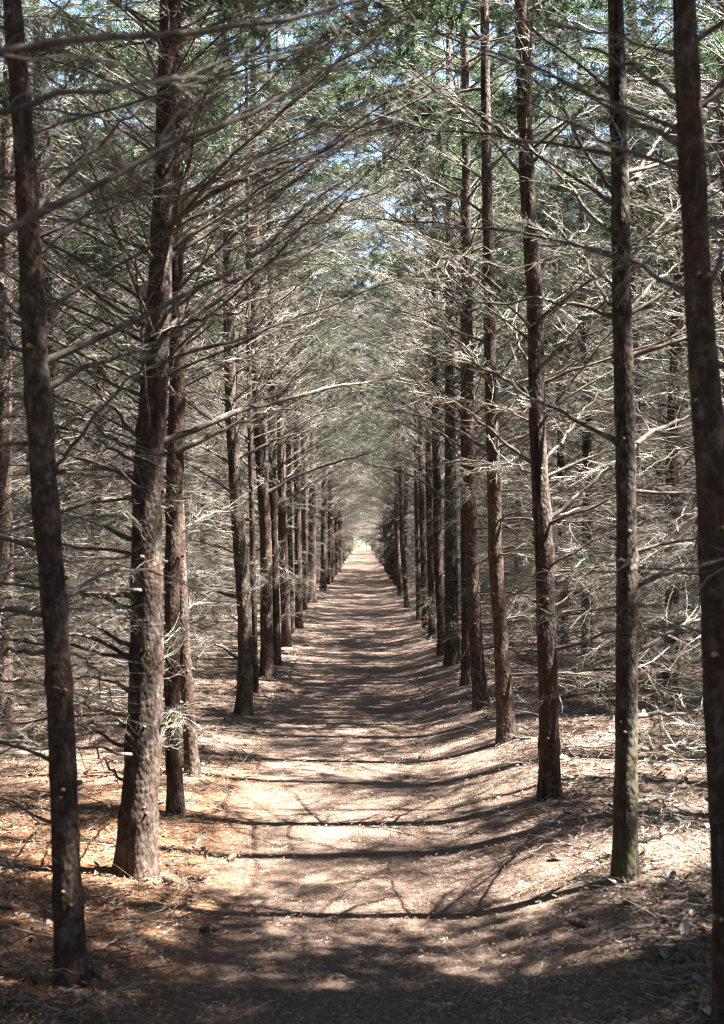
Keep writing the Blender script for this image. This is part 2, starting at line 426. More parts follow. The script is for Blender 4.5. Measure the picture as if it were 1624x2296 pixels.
# ------------------------------------------------------------------ litter on the floor (nobody could count it)
def litter():
    rng = np.random.default_rng(5)
    # needles and bark flakes
    mb = MB()
    n = 170000
    y = 3.4 + 13 * rng.random(n) ** 1.7
    x = rng.uniform(-1, 1, n) * (0.3 + .27 * y)
    den = np.where(np.abs(x - .1) < .75, .42, 1.0)
    k = rng.random(n) < den; x, y = x[k], y[k]; n = len(x)
    z = ground_z(x, y) + rng.uniform(.004, .018, n)
    a = rng.uniform(0, 2 * np.pi, n)
    D = np.stack([np.cos(a), np.sin(a), rng.uniform(-.25, .35, n)], 1)
    L = rng.uniform(.010, .026, n); Wd = rng.uniform(.0011, .0026, n)
    Nn = norm(np.stack([rng.normal(0, .5, n), rng.normal(0, .5, n), np.ones(n)], 1))
    mt = rng.choice(4, n, p=[.32, .3, .2, .18])
    mt = np.where((x > .4) & (mt == 0) & (rng.random(n) < .6), 2, mt)
    B = np.stack([x, y, z], 1)
    for i in range(4):
        q = mt == i
        mb.add(*blades(B[q], norm(D[q]), L[q], Wd[q], Nn[q]), i)
    tag(link('needle_litter', mb.mesh('needle_litter', M_NL, False)), kind='stuff')
    # dry leaves, thick on the sides
    mb = MB(); n = 4200
    y = 3.6 + 22 * rng.random(n) ** 1.5
    sd = np.where(rng.random(n) < .6, 1, -1)
    x = .1 + sd * (.85 + np.abs(rng.normal(0, 1.1, n)) * (0.4 + y * .09))
    s = rng.uniform(.006, .024, n) * np.where(x > 0, 1.1, .8)
    a = rng.uniform(0, 2 * np.pi, n); tilt = rng.normal(0, .5, (n, 2))
    u = norm(np.stack([np.cos(a), np.sin(a), tilt[:, 0]], 1)); w = norm(np.stack([-np.sin(a), np.cos(a), tilt[:, 1]], 1))
    z = ground_z(x, y) + .012 + s * .5
    C = np.stack([x, y, z], 1)
    cur = rng.uniform(-.4, .7, n)
    prof = [(-1.3, .12), (-.5, .75), (.4, .62), (1.3, .08)]
    rows = []
    for pu, pw in prof:
        jl = rng.uniform(.7, 1.3, (n, 1)); jr = rng.uniform(.7, 1.3, (n, 1))
        up = np.zeros((n, 3)); up[:, 2] = cur * s * pu * pu * .5
        cm = C + u * (pu * s)[:, None] + up
        eg = np.zeros((n, 3)); eg[:, 2] = s * pw * .45
        rows.append(np.stack([cm - w * (s * pw)[:, None] * jl + eg, cm, cm + w * (s * pw)[:, None] * jr + eg], 1))
    V = np.stack(rows, 1).reshape(n, 12, 3)
    f = []
    for r in range(3):
        for c in range(2):
            f.append([r * 3 + c, r * 3 + c + 1, r * 3 + c + 4, r * 3 + c + 3])
    F = (np.arange(n)[:, None, None] * 12 + np.array(f)[None]).reshape(-1, 4)
    mb.add(V.reshape(-1, 3), F)
    tag(link('leaf_litter', mb.mesh('leaf_litter', [M_LEAF], False)), kind='stuff')
    # loose dead twigs
    mb = MB(); n = 9000
    y = 3.6 + 26 * rng.random(n) ** 1.4
    sd = np.where(rng.random(n) < .66, 1, -1)
    x = .1 + sd * (.8 + np.abs(rng.normal(0, 1, n)) * (0.35 + y * .1))
    a = rng.uniform(0, 2 * np.pi, n); L = rng.uniform(.04, .24, n) * np.where(rng.random(n) < .08, 1.8, 1)
    D = np.stack([np.cos(a), np.sin(a), rng.normal(.06, .14, n)], 1)
    B = np.stack([x, y, ground_z(x, y) + .015], 1)
    q = np.linspace(0, 1, 5)
    P = B[:, None] + D[:, None] * (L[:, None] * q)[..., None] + rng.normal(0, .012, (n, 5, 3)) * L[:, None, None] * 2
    P[:, :, 2] = np.maximum(P[:, :, 2], ground_z(P[:, :, 0], P[:, :, 1]) + .006)
    R = (rng.uniform(.0012, .0036, n))[:, None] * np.linspace(1, .5, 5)[None]
    lm = rng.random(n) < .35
    mb.add(*tubes(P[~lm], R[~lm], 4), 0); mb.add(*tubes(P[lm], R[lm], 4), 1)
    tag(link('twig_litter', mb.mesh('twig_litter', [M_WOOD, M_TWIG])), kind='stuff')


litter()


# ------------------------------------------------------------------ trunks
def trunk_mesh(name, pts, radii, mat, seed, fine=True, flare=.35, top=12.0, whorls=None):
    """pts: polyline local to the base, radii at those points."""
    rng = np.random.default_rng(seed)
    pts = np.asarray(pts, float); radii = np.asarray(radii, float)
    if fine:
        zs = np.concatenate([np.arange(-.06, .4, .03), np.arange(.4, 5.6, .05), np.arange(5.6, top + .01, .4)]); S = 26
    else:
        zs = np.concatenate([[-.06, 0, .05, .12, .25], np.arange(.5, 6, .22), np.arange(6, top + .01, .6)]); S = 11
    px = np.interp(zs, pts[:, 2], pts[:, 0]); py = np.interp(zs, pts[:, 2], pts[:, 1]); pr = np.interp(zs, pts[:, 2], radii)
    hi = zs > pts[-1, 2]
    if hi.any():
        sl = (pts[-1] - pts[-2]) / max(.01, pts[-1, 2] - pts[-2, 2])
        dz = zs[hi] - pts[-1, 2]
        px[hi] = pts[-1, 0] + sl[0] * .5 * dz; py[hi] = pts[-1, 1] + sl[1] * .5 * dz
        pr[hi] = np.maximum(.008, radii[-1] * (1 - dz / max(.5, top - pts[-1, 2])))
    k = 3 if fine else 2
    ker = np.ones(2 * k + 1) / (2 * k + 1)
    for arr in (px, py):
        pad = np.pad(arr, k, mode='edge'); arr[:] = np.convolve(pad, ker, 'valid')
    a = np.arange(S) * 2 * np.pi / S
    ph = rng.uniform(0, 6.28, 3)
    lobes = flare * np.exp(-np.maximum(zs, 0) / .13)[:, None] * (.65 + .35 * np.cos(a[None] * 3 + ph[0]) + .25 * np.cos(a[None] * 5 + ph[1]))
    R = pr[:, None] * (1 + lobes)
    R *= 1 + .03 * np.cos(2 * a[None] + zs[:, None] * .9 + ph[2])
    V = np.stack([px[:, None] + R * np.cos(a), py[:, None] + R * np.sin(a), np.broadcast_to(zs[:, None], R.shape)], -1)
    wh = whorls if whorls is not None else np.arange(.3, 6, .33) + rng.normal(0, .05, 18)[:len(np.arange(.3, 6, .33))]
    for w in wh:
        bump = np.exp(-((zs - w) / .035) ** 2)[:, None] * (.07 + .08 * np.maximum(0, np.cos(a * rng.integers(2, 5) + rng.uniform(0, 6)))[None])
        V[..., 0] += pr[:, None] * bump * np.cos(a); V[..., 1] += pr[:, None] * bump * np.sin(a)
    if fine:
        for i in range(len(zs)):
            if zs[i] > 5.8: break
            for j in range(S):
                v = V[i, j]
                nn = mnoise.noise((v[0] * 28 + seed, v[1] * 28, v[2] * 11)) * .05 + mnoise.noise((v[0] * 9 + seed, v[1] * 9, v[2] * 3)) * .06
                V[i, j, 0] += pr[i] * nn * math.cos(a[j]); V[i, j, 1] += pr[i] * nn * math.sin(a[j])
    K = len(zs)
    b = np.arange(K - 1)[:, None] * S; j = np.arange(S)[None]; j2 = ((np.arange(S) + 1) % S)[None]
    F = np.stack([b + j, b + j2, b + S + j2, b + S + j], -1).reshape(-1, 4)
    mb = MB(); mb.add(V.reshape(-1, 3), F)
    return mb.mesh(name, [mat]), (zs, px, py, pr)


# ------------------------------------------------------------------ library of dead limbs and generic trees
LIBN = 14
LIB, LIBMESH = [], []
for i in range(LIBN):
    rng = np.random.default_rng(100 + i)
    mb = MB()
    L = 1.0
    lo = i >= 8                                        # low, drooping dead boughs
    ax = generic_axis(rng, 1.7, rng.uniform(.3, .62) if not lo else rng.uniform(.02, .35), rng.uniform(-.05, .22) if not lo else rng.uniform(.1, .4))
    limb(mb, ax, .0086, .0014, rng, spacing=.030, side=(.08, .42), start=.13, tert=.95, hang=.08, tr=.62, kink=.014)
    LIB.append(mb.packed())
    LIBMESH.append(mb.mesh('branch', BR_MATS))
# loose bushy twig sprays
GREEN = []
for i in range(7):
    rng = np.random.default_rng(300 + i)
    mb = MB()
    limb(mb, generic_axis(rng, 1.5, rng.uniform(.0, .5), rng.uniform(.1, .45)), .011, .002, rng, spacing=.05, side=(.15, .6), start=.15, green=1.0, tert=.62, sides=4, tr=.9)
    GREEN.append(mb.packed())


def rotm(rz, tilt=0.0, roll=0.0):
    cz, sz = math.cos(rz), math.sin(rz); ct, st = math.cos(tilt), math.sin(tilt); cr, sr = math.cos(roll), math.sin(roll)
    Rz = np.array([[cz, -sz, 0], [sz, cz, 0], [0, 0, 1]]); Ry = np.array([[ct, 0, -st], [0, 1, 0], [st, 0, ct]]); Rx = np.array([[1, 0, 0], [0, cr, -sr], [0, sr, cr]])
    return Rz @ Ry @ Rx


def whorl_plan(rng, z0, z1, step, lo, hi, edge, prune=2.15):  # prune: height to which the path side is cleared
    """(z, azimuth) of the limbs; +X is the path side of an edge tree"""
    out = []
    z = z0
    while z < z1:
        k = rng.integers(lo, hi + 1); a0 = rng.uniform(0, 6.28)
        for i in range(k):
            a = a0 + i * 6.283 / k + rng.normal(0, .3)
            zz = z + rng.normal(0, .04)
            if edge and math.cos(a) > .15 and zz < prune + rng.uniform(-.25, .35): continue
            if zz < .9 and edge and rng.random() < .45: continue
            out.append((zz, a))
        z += step * rng.uniform(.75, 1.25)
    return out


def crown_mesh(name, seed, edge, tr, dead_from=.45, dead_to=5.2, green_from=3.9, top=11.5, gd=1.0, near=False, thin=False, prune=2.15):
    rng = np.random.default_rng(seed)
    zs, px, py, pr = tr
    mb = MB()

    def put(lib, z, a, s, tilt):
        x, y, r = np.interp(z, zs, px), np.interp(z, zs, py), np.interp(z, zs, pr)
        p = (x + math.cos(a) * r * .8, y + math.sin(a) * r * .8, z)
        mb.add_mb(lib, rotm(a, tilt, rng.uniform(-.3, .3)), p, s)
    if not near:
        for z, a in whorl_plan(rng, dead_from if edge else .22, dead_to, .30 if thin else .25, 3 if thin else (3 if edge else 4), 4 if thin else (5 if edge else 6), edge, prune):
            i = rng.integers(0, 8) if z > 1.9 else rng.integers(8, LIBN)
            put(LIB[i], z, a, rng.uniform(.8, 1.25), rng.normal(0, .1))
    for z, a in whorl_plan(rng, green_from, top - .3, .34, 3, 5, False):
        q = mnoise.noise((math.cos(a) * .9 + seed * 3.7, math.sin(a) * .9, z * .33 + seed * 1.9)) + rng.normal(0, .06)
        if q < .34 - gd * .9: continue
        f = max(.3, min(1.0, (top - z) / 3.2))
        put(GREEN[rng.integers(0, 7)], z, a, f * rng.uniform(.8, 1.15), .1 + rng.normal(0, .12))
    # a few dead limbs persist among the green
    if not near and not edge and not thin:
        for z, a in whorl_plan(rng, .2, 2.3, .3, 2, 3, False): put(LIB[rng.integers(8, LIBN)], z, a, rng.uniform(.7, 1.1), rng.normal(.05, .15))
    if not near and dead_to > 4:
        for z, a in whorl_plan(rng, dead_to, dead_to + 1.5, .6, 1, 2, False):
            put(LIB[rng.integers(0, 8)], z, a, rng.uniform(.6, .95), rng.normal(0, .1))
    return mb


def generic_spine(rng, lean=.02):
    z = np.array([0, 1, 2.2, 3.5, 5, 7, 9, 11.5])
    lx, ly = rng.normal(0, lean, 2)
    x = lx * z + rng.normal(0, .02, 8); y = ly * z + rng.normal(0, .02, 8); x[0] = y[0] = 0
    r0 = rng.uniform(.068, .09)
    return np.stack([x, y, z], 1), r0 * np.array([1, .9, .82, .74, .62, .42, .24, .05])


VAR = {'edge': [], 'in': [], 'thin': [], 'dense': [], 'far': [], 'gap': []}  # thin, far, gap: crowns opened up for sunlight; dense: filled out for shade
for kind, cnt in (('edge', 4), ('in', 4), ('thin', 2), ('dense', 2), ('far', 2), ('gap', 2)):
    for i in range(cnt):
        sd = {'edge': 1000, 'in': 2000, 'thin': 3000, 'dense': 4000, 'far': 5000, 'gap': 6000}[kind] + i
        rng = np.random.default_rng(sd)
        pts, rr = generic_spine(rng)
        tm, tr = trunk_mesh('trunk', pts, rr, M_BARK, sd, fine=False, flare=.3, top=11.5)
        mb = crown_mesh('crown', sd, kind in ('edge', 'far'), tr, gd={'edge': .35, 'in': .34, 'thin': .0, 'dense': .75, 'far': .03, 'gap': 0.0}[kind], thin=kind in ('thin', 'gap'), dead_to=3.3 if kind == 'gap' else 5.2, prune=1.75 if kind == 'far' else 2.15)
        VAR[kind].append((tm, mb.mesh('crown', BR_MATS), tr))

ORD = ['', 'first', 'second', 'third', 'fourth', 'fifth', 'sixth', 'seventh', 'eighth', 'ninth', 'tenth', 'eleventh', 'twelfth', 'thirteenth', 'fourteenth']


def plain_tree(kind, i, loc, rz, s, label, group):
    tm, cm, _ = VAR[kind][i]
    t = empty('spruce_tree', loc, rz, s)
    tag(t, label, 'tree', group)
    link('trunk', tm, t); link('crown', cm, t)
    return t


# ------------------------------------------------------------------ trees that line the path: measured trunks
# base (u, v), then trunk points (u, v, width)
LEFT = [
    ((158, 2205), [(156, 2150, 66), (145, 1800, 61), (126, 1400, 58), (100, 1100, 60), (75, 750, 58), (62, 450, 50), (36, 100, 46), (24, 0, 44)]),
    ((307, 1962), [(308, 1900, 84), (330, 1500, 76), (328, 1200, 68), (331, 1080, 66), (343, 880, 62), (352, 760, 58), (357, 640, 55), (362, 520, 52), (367, 380, 47), (373, 150, 42), (376, 0, 40)]),
    ((395, 1822), [(393, 1780, 37), (386, 1600, 36), (385, 1300, 36), (392, 1000, 38), (397, 850, 34), (394, 600, 30), (392, 300, 26)]),
    ((432, 1738), [(428, 1680, 31), (416, 1500, 28), (405, 1250, 26), (398, 1000, 24), (390, 700, 22)]),
    ((546, 1602), [(549, 1560, 36), (550, 1400, 33), (540, 1250, 32), (528, 1100, 28), (520, 950, 27), (514, 800, 25), (510, 500, 20)]),
    ((573, 1552), [(570, 1400, 14), (566, 1200, 13), (560, 900, 12)]),
    ((600, 1520), [(598, 1400, 29), (596, 1200, 28), (583, 1000, 27), (575, 850, 25), (570, 500, 20)]),
    ((622, 1490), [(617, 1350, 19), (613, 1200, 19), (608, 900, 17)]),
    ((644, 1450), [(638, 1300, 21), (632, 1150, 20), (628, 900, 17)]),
    ((656, 1422), [(652, 1280, 13), (648, 1100, 12)]),
    ((671, 1408), [(669, 1280, 18), (667, 1120, 16), (664, 900, 14)]),
    ((684, 1368), [(682, 1280, 12), (680, 1150, 11)]),
    ((699, 1352), [(699, 1260, 19), (700, 1160, 17), (700, 1000, 14)]),
]
RIGHT = [
    ((1652, 2330), [(1646, 2150, 86), (1640, 2000, 84), (1612, 1400, 80), (1594, 1000, 72), (1570, 750, 64), (1558, 500, 60), (1545, 250, 58), (1532, 0, 54)]),
    ((1402, 1970), [(1402, 1900, 55), (1405, 1500, 51), (1403, 1200, 46), (1398, 900, 45), (1391, 700, 43), (1386, 400, 40), (1375, 0, 35)]),
    ((1234, 1787), [(1233, 1740, 48), (1228, 1500, 45), (1220, 1200, 42), (1206, 1000, 37), (1201, 700, 35), (1182, 400, 34), (1168, 0, 31)]),
    ((1136, 1664), [(1134, 1620, 41), (1125, 1450, 33), (1111, 1250, 32), (1107, 1050, 30), (1101, 900, 28), (1095, 600, 25), (1088, 200, 22)]),
    ((1078, 1588), [(1076, 1550, 32), (1068, 1450, 30), (1058, 1250, 28), (1052, 1050, 28), (1048, 700, 24)]),
    ((1045, 1535), [(1045, 1400, 20), (1042, 1200, 18), (1040, 900, 15)]),
    ((1016, 1490), [(1015, 1450, 32), (1012, 1350, 30), (1010, 1150, 28), (1008, 800, 22)]),
    ((992, 1466), [(989, 1400, 18), (982, 1250, 20), (978, 1000, 18)]),
    ((968, 1424), [(966, 1300, 15), (962, 1150, 15), (960, 900, 13)]),
    ((954, 1408), [(951, 1300, 14), (946, 1150, 14)]),
    ((941, 1390), [(939, 1280, 15), (936, 1120, 15), (934, 900, 12)]),
    ((913, 1362), [(908, 1300, 11), (901, 1200, 10), (898, 1100, 9)]),
    ((898, 1336), [(894, 1270, 11), (890, 1180, 10)]),
]
LABELS = {
    ('L', 1): 'slim dark spruce trunk nearest the camera on the left edge of the path',
    ('L', 2): 'thickest spruce left of the path, with a flared foot and many dead boughs',
    ('L', 3): 'slender pale spruce close behind the thickest trunk left of the path',
    ('L', 4): 'thin dark reddish spruce right of the slender pale trunk, left of the path',
    ('L', 5): 'sunlit spruce with mossy foot standing alone, fifth in the left row',
    ('R', 1): 'dark spruce cut by the right edge of the photo, nearest in the right row',
    ('R', 2): 'straight dark spruce with a mossy foot, second in the right row',
    ('R', 3): 'knobbly spruce lit along its right side, third in the right row',
    ('R', 4): 'crooked dark spruce, fourth in the right row',
    ('R', 5): 'dark leaning spruce, fifth in the right row',
}
MOSSY = {('L', 5), ('R', 7), ('R', 2)}


def stub_mesh(seed):
    rng = np.random.default_rng(seed); mb = MB()
    L = rng.uniform(.006, .03); r = rng.uniform(.0045, .0085)
    P = np.array([[[-.02, 0, 0], [0, 0, 0], [L, 0, L * .25]]]); mb.add(*tubes(P, np.array([[r * 1.7, r * 1.35, r]]), 8), 0)
    e = P[0, 2]; P2 = np.array([[e, e + [.0012, 0, .0003], e + [.002, 0, .0005]]]); mb.add(*tubes(P2, np.array([[r, r * .8, .0002]]), 8), 1)
    return mb.mesh('branch_stub', [M_WOOD, M_CUT])


STUBS = [stub_mesh(i) for i in range(5)]
EXTRA_WHORL = np.arange(.3, 5.9, .36)
TREES = {}


def path_tree(side, i, base, rows):
    key = (side, i)
    b = ground_hit(*base)
    Y = b[1]
    pts = [[0, 0, 0]]; rr = []
    for u, v, w in rows:
        p = at(u, v, Y) - b
        pts.append(list(p)); rr.append(w / FPX * Y / 2 / 1.03)
    # depth wander so the trunks are not all in flat planes
    rng = np.random.default_rng(hash_seed(side, i))
    ly = rng.normal(0, .012)
    for p in pts: p[1] += ly * p[2]
    rr = [rr[0] * 1.02] + rr
    t = empty('spruce_tree', b)
    lab = LABELS.get(key) or f"{ORD[i]} spruce from the front in the {'left' if side == 'L' else 'right'} row beside the path"
    tag(t, lab, 'tree', 'spruces lining the path')
    fine = Y < 19
    tm, tr = trunk_mesh('trunk', pts, rr, M_BARKM if key in MOSSY else M_BARK, hash_seed(side, i), fine=fine, flare=.5 if key == ('L', 2) else .42, top=11.5 + rng.uniform(-.6, .6))
    link('trunk', tm, t)
    near = Y < 18.5
    inward = 0.0 if side == 'L' else math.pi
    if near:
        zs, px, py, pr = tr
        zmax = min(6.2, EYE + .40 * Y + .5)
        for z, a in whorl_plan(rng, .5, 5.8, .25, 4, 5, True, 2.3):
            az = a + inward
            x, y, r = np.interp(z, zs, px), np.interp(z, zs, py), np.interp(z, zs, pr)
            k = rng.integers(0, 8) if z > 1.9 else rng.integers(8, LIBN)
            if side == 'R' and i in (2, 3, 4) and z > 2.6 and rng.random() < .8: continue  # boughs left off to let the sun strip onto the path
            if Y < 6.2 and math.sin(az) < -.25: continue
            o = link('branch', LIBMESH[k], t, (x + math.cos(az) * r * .8, y + math.sin(az) * r * .8, z))
            o.rotation_euler = (rng.uniform(-.3, .3), -rng.normal(.03, .1), az)
            s = rng.uniform(.7, 1.12)
            if side == 'R' and i == 1 or side == 'L' and i == 1: s *= .85
            o.scale = (s, s, s)
        mb = crown_mesh('crown', hash_seed(side, i) + 7, True, tr, near=True, green_from=4.3, gd=.55 if side == 'R' and i == 1 else .78 if side == 'R' and i in (2, 3) else .28)  # crowns of the first three right trees filled out for their shade
        link('crown', mb.mesh('crown', BR_MATS), t)
        if Y < 13:
            for q in range(14 if i <= 3 else 9):
                z = rng.choice(EXTRA_WHORL[:6]) + rng.normal(0, .035)
                a = inward + rng.uniform(-1.75, 1.75) if rng.random() < .8 else -math.pi / 2 + rng.normal(0, .6)
                x, y, r = np.interp(z, zs, px), np.interp(z, zs, py), np.interp(z, zs, pr)
                o = link('branch_stub', STUBS[rng.integers(0, 5)], t, (x + math.cos(a) * r, y + math.sin(a) * r, z))
                o.rotation_euler = (0, 0, a)
    else:
        mb = crown_mesh('crown', hash_seed(side, i) + 7, True, tr, gd=.31)
        # path side is -X for the right row: mirror
        if side == 'R':
            for V in mb.v: V[:, 0] *= -1
            mb.f = [f[:, ::-1] for f in mb.f]
        link('crown', mb.mesh('crown', BR_MATS), t)
    TREES[key] = (t, b, tr)
    return t


def hash_seed(side, i):
    return (11 if side == 'L' else 57) * 100 + i


for side, rows in (('L', LEFT), ('R', RIGHT)):
    for i, (base, pts) in enumerate(rows, 1):
        path_tree(side, i, base, pts)

# the two trees just beside the camera, of which the photo only shows boughs
for side, x, y in (('L', -1.12, 2.75), ('R', 1.22, 2.1)):
    t = empty('spruce_tree', (x, y, float(ground_z(x, y))))
    rng = np.random.default_rng(77 if side == 'L' else 78)
    pts, rr = generic_spine(rng, .01)
    tm, tr = trunk_mesh('trunk', pts, rr, M_BARK, 77, fine=False, top=11.5)
    link('trunk', tm, t)
    mb = crown_mesh('crown', 91, True, tr, near=True, green_from=5.2, gd=.4); link('crown', mb.mesh('crown', BR_MATS), t)
    tag(t, 'spruce beside the camera whose dark blurred boughs reach in at the upper left' if side == 'L' else 'spruce beside the camera just outside the right edge of the photo', 'tree', 'spruces lining the path')
    TREES[(side, 0)] = (t, np.array([x, y, float(ground_z(x, y))]), tr)

# ------------------------------------------------------------------ single boughs seen in the photo: tree, pixel polyline, width in px at the trunk, depth change along it
BOUGHS = [
    (('L', 0), [(-220, 640), (-40, 555), (80, 470), (330, 350), (560, 235), (760, 135), (900, 40)], 24, .5),
    (('L', 0), [(-250, 150), (-50, 110), (200, 88), (470, 70), (700, 42), (900, -20)], 28, .2),
    (('L', 0), [(-240, 300), (-40, 245), (200, 200), (430, 160), (650, 110), (820, 60)], 20, .7),
    (('L', 1), [(102, 812), (300, 722), (450, 647), (560, 590), (700, 450), (830, 370)], 17, .9),
    (('L', 1), [(107, 872), (200, 817), (275, 792), (380, 757), (470, 712)], 14, .6),
    (('L', 1), [(127, 1052), (240, 902), (360, 772), (430, 690)], 9, -.3),
    (('L', 1), [(72, 480), (175, 375), (280, 270), (380, 180)], 13, .5),
    (('L', 1), [(60, 450), (95, 350), (125, 270), (150, 170)], 11, .7),
    (('L', 1), [(55, 740), (0, 690), (-60, 660)], 12, .3),
    (('L', 1), [(70, 800), (0, 765), (-80, 745)], 12, .1),
    (('L', 1), [(88, 1380), (0, 1365), (-90, 1375)], 16, .1),
    (('L', 1), [(95, 1460), (0, 1460), (-90, 1470)], 14, .3),
    (('L', 2), [(367, 997), (475, 942), (580, 912), (675, 882), (800, 857), (890, 850)], 17, .5),
    (('L', 3), [(395, 1012), (500, 967), (600, 922), (700, 900)], 15, .2),
    (('L', 2), [(372, 742), (450, 677), (515, 637), (590, 597), (700, 545), (800, 500)], 14, .8),
    (('L', 2), [(372, 812), (450, 777), (530, 762), (650, 722), (800, 697)], 12, .2),
    (('L', 2), [(370, 742), (420, 725), (470, 710), (540, 700)], 13, -.6),
    (('L', 2), [(360, 540), (430, 450), (575, 295), (740, 160), (830, 60)], 11, -.4),
    (('L', 2), [(360, 530), (425, 460), (500, 415), (575, 385), (700, 350), (850, 275), (990, 190)], 15, -.2),
    (('L', 2), [(375, 580), (470, 520), (560, 470), (690, 395), (810, 300), (900, 240)], 12, .5),
    (('L', 2), [(310, 727), (250, 685), (215, 657), (140, 607), (60, 560)], 12, .3),
    (('L', 2), [(292, 1012), (225, 962), (170, 922), (90, 880)], 12, .6),
    (('L', 2), [(292, 1030), (220, 990), (160, 970), (60, 930)], 11, -.2),
    (('L', 2), [(292, 1072), (220, 1042), (120, 1010), (40, 1000)], 11, .3),
    (('L', 2), [(300, 982), (260, 917), (215, 882), (150, 820)], 10, .2),
    (('L', 2), [(300, 1371), (240, 1339), (150, 1324), (40, 1300)], 17, .2),
    (('L', 2), [(290, 1479), (225, 1434), (150, 1419), (30, 1410)], 14, -.1),
    (('L', 2), [(288, 1454), (240, 1414), (170, 1384), (90, 1340)], 12, .5),
    (('L', 2), [(300, 1209), (240, 1184), (150, 1150), (60, 1145)], 12, .2),
    (('L', 2), [(287, 1554), (250, 1519), (160, 1516), (90, 1530)], 12, .4),
    (('L', 2), [(285, 1609), (225, 1589), (165, 1579), (60, 1600)], 11, .5),
    (('L', 2), [(272, 1674), (200, 1629), (130, 1600)], 11, .1),
    (('L', 2), [(268, 1750), (225, 1690), (205, 1640)], 9, -.2),
    (('L', 2), [(285, 1625), (200, 1622), (160, 1625)], 11, -.4),
    (('L', 5), [(528, 1030), (590, 1000), (680, 965), (760, 950)], 8, .3),
    (('L', 5), [(535, 1340), (490, 1325), (430, 1330)], 11, .2),
    (('L', 5), [(535, 1480), (490, 1440), (450, 1460), (430, 1500)], 8, -.3),
    (('L', 7), [(590, 1110), (680, 1060), (770, 1030), (850, 1010)], 9, .5),
    (('R', 2), [(1377, 992), (1287, 937), (1212, 902), (1152, 872), (1062, 812), (1002, 787)], 14, .4),
    (('R', 2), [(1370, 712), (1312, 682), (1202, 670), (1137, 675), (1012, 687), (930, 700)], 11, .3),
    (('R', 2), [(1367, 687), (1335, 630), (1307, 580), (1280, 520)], 10, .4),
    (('R', 2), [(1367, 435), (1307, 330), (1272, 260), (1237, 205), (1177, 165), (1120, 130)], 11, .3),
    (('R', 2), [(1372, 525), (1292, 450), (1222, 355), (1162, 310), (1092, 280)], 11, .6),
    (('R', 2), [(1422, 1007), (1462, 967), (1542, 937), (1610, 920)], 15, .4),
    (('R', 2), [(1407, 430), (1452, 345), (1507, 280), (1560, 210)], 14, .5),
    (('R', 2), [(1410, 700), (1440, 660), (1480, 620), (1540, 580)], 11, .4),
    (('R', 2), [(1427, 1319), (1452, 1294), (1512, 1279), (1575, 1272), (1650, 1270)], 16, .1),
    (('R', 2), [(1440, 1305), (1475, 1240), (1515, 1190), (1550, 1130)], 9, .6),
    (('R', 2), [(1430, 1464), (1477, 1429), (1562, 1389), (1640, 1370)], 13, .3),
    (('R', 2), [(1432, 1604), (1500, 1600), (1575, 1598), (1650, 1600)], 13, .3),
    (('R', 2), [(1430, 1680), (1500, 1672), (1590, 1690)], 11, .6),
    (('R', 2), [(1430, 1803), (1470, 1796), (1512, 1806), (1590, 1800)], 11, .2),
    (('R', 2), [(1432, 1886), (1502, 1869), (1552, 1849)], 11, .2),
    (('R', 1), [(1540, 660), (1482, 622), (1422, 592), (1300, 555), (1180, 540)], 14, .8),
    (('R', 1), [(1535, 330), (1482, 295), (1387, 250), (1262, 185), (1202, 150), (1067, 115)], 15, .9),
    (('R', 1), [(1510, 225), (1462, 185), (1402, 140), (1312, 95), (1202, 10)], 14, .6),
    (('R', 1), [(1530, 380), (1440, 345), (1350, 320), (1240, 250), (1100, 230)], 12, 1.2),
    (('R', 1), [(1575, 280), (1620, 200), (1680, 120)], 13, .4),
    (('R', 1), [(1590, 640), (1630, 560), (1690, 500)], 13, .4),
    (('R', 3), [(1184, 1037), (1122, 982), (1052, 922), (997, 892), (920, 870)], 10, -.3),
    (('R', 3), [(1222, 1037), (1277, 967), (1312, 912), (1390, 850)], 9, .3),
    (('R', 3), [(1240, 1162), (1310, 1095), (1377, 1035), (1430, 1000)], 12, .2),
    (('R', 3), [(1182, 880), (1100, 830), (1020, 800), (940, 790)], 11, .4),
    (('R', 3), [(1195, 620), (1240, 570), (1290, 530), (1330, 500)], 14, .3),
    (('R', 3), [(1222, 830), (1260, 760), (1300, 735)], 13, .1),
    (('R', 3), [(1250, 1310), (1310, 1275), (1380, 1260)], 9, .3),
    (('R', 4), [(1095, 1010), (1020, 960), (930, 930), (850, 915)], 9, .3),
    (('R', 7), [(1005, 1120), (950, 1080), (880, 1050), (820, 1040)], 7, .3),
]


def bough(key, pix, wpx, dy, n):
    t, b, tr = TREES[key]
    zs, px, py, pr = tr
    rng = np.random.default_rng(5000 + n)
    Y0 = b[1]
    k = len(pix)
    P = np.array([at(u, v, Y0 + dy * (i / (k - 1)) ** 1.1) for i, (u, v) in enumerate(pix)]) - b
    # root the first point in the trunk axis
    z = P[0, 2]; root = np.array([np.interp(z, zs, px), np.interp(z, zs, py), z - .01])
    off = P[0] - root; d = np.linalg.norm(off[:2]); r = float(np.interp(z, zs, pr))
    P = np.vstack([root + off * min(1, .5 * r / max(d, 1e-3)), P]) if d > .5 * r else P
    r0 = wpx / FPX * Y0 / 2 * (1.2 if key[1] == 0 else 1.05)
    mb = MB()
    limb(mb, P, r0, max(.0022, r0 * .22), rng, spacing=.036, side=(.08, .36), start=.24, tert=.75, sides=9, tr=.72, kink=.011)
    link('branch', mb.mesh('branch', BR_MATS), t)


for n, (key, pix, wpx, dy) in enumerate(BOUGHS): bough(key, pix, wpx, dy, n)

# ------------------------------------------------------------------ the rest of the plantation
rng = np.random.default_rng(42)
GAP = [(5.3, 10.4)]  # unseen trees to the right lose their crowns here, to sunlight the path


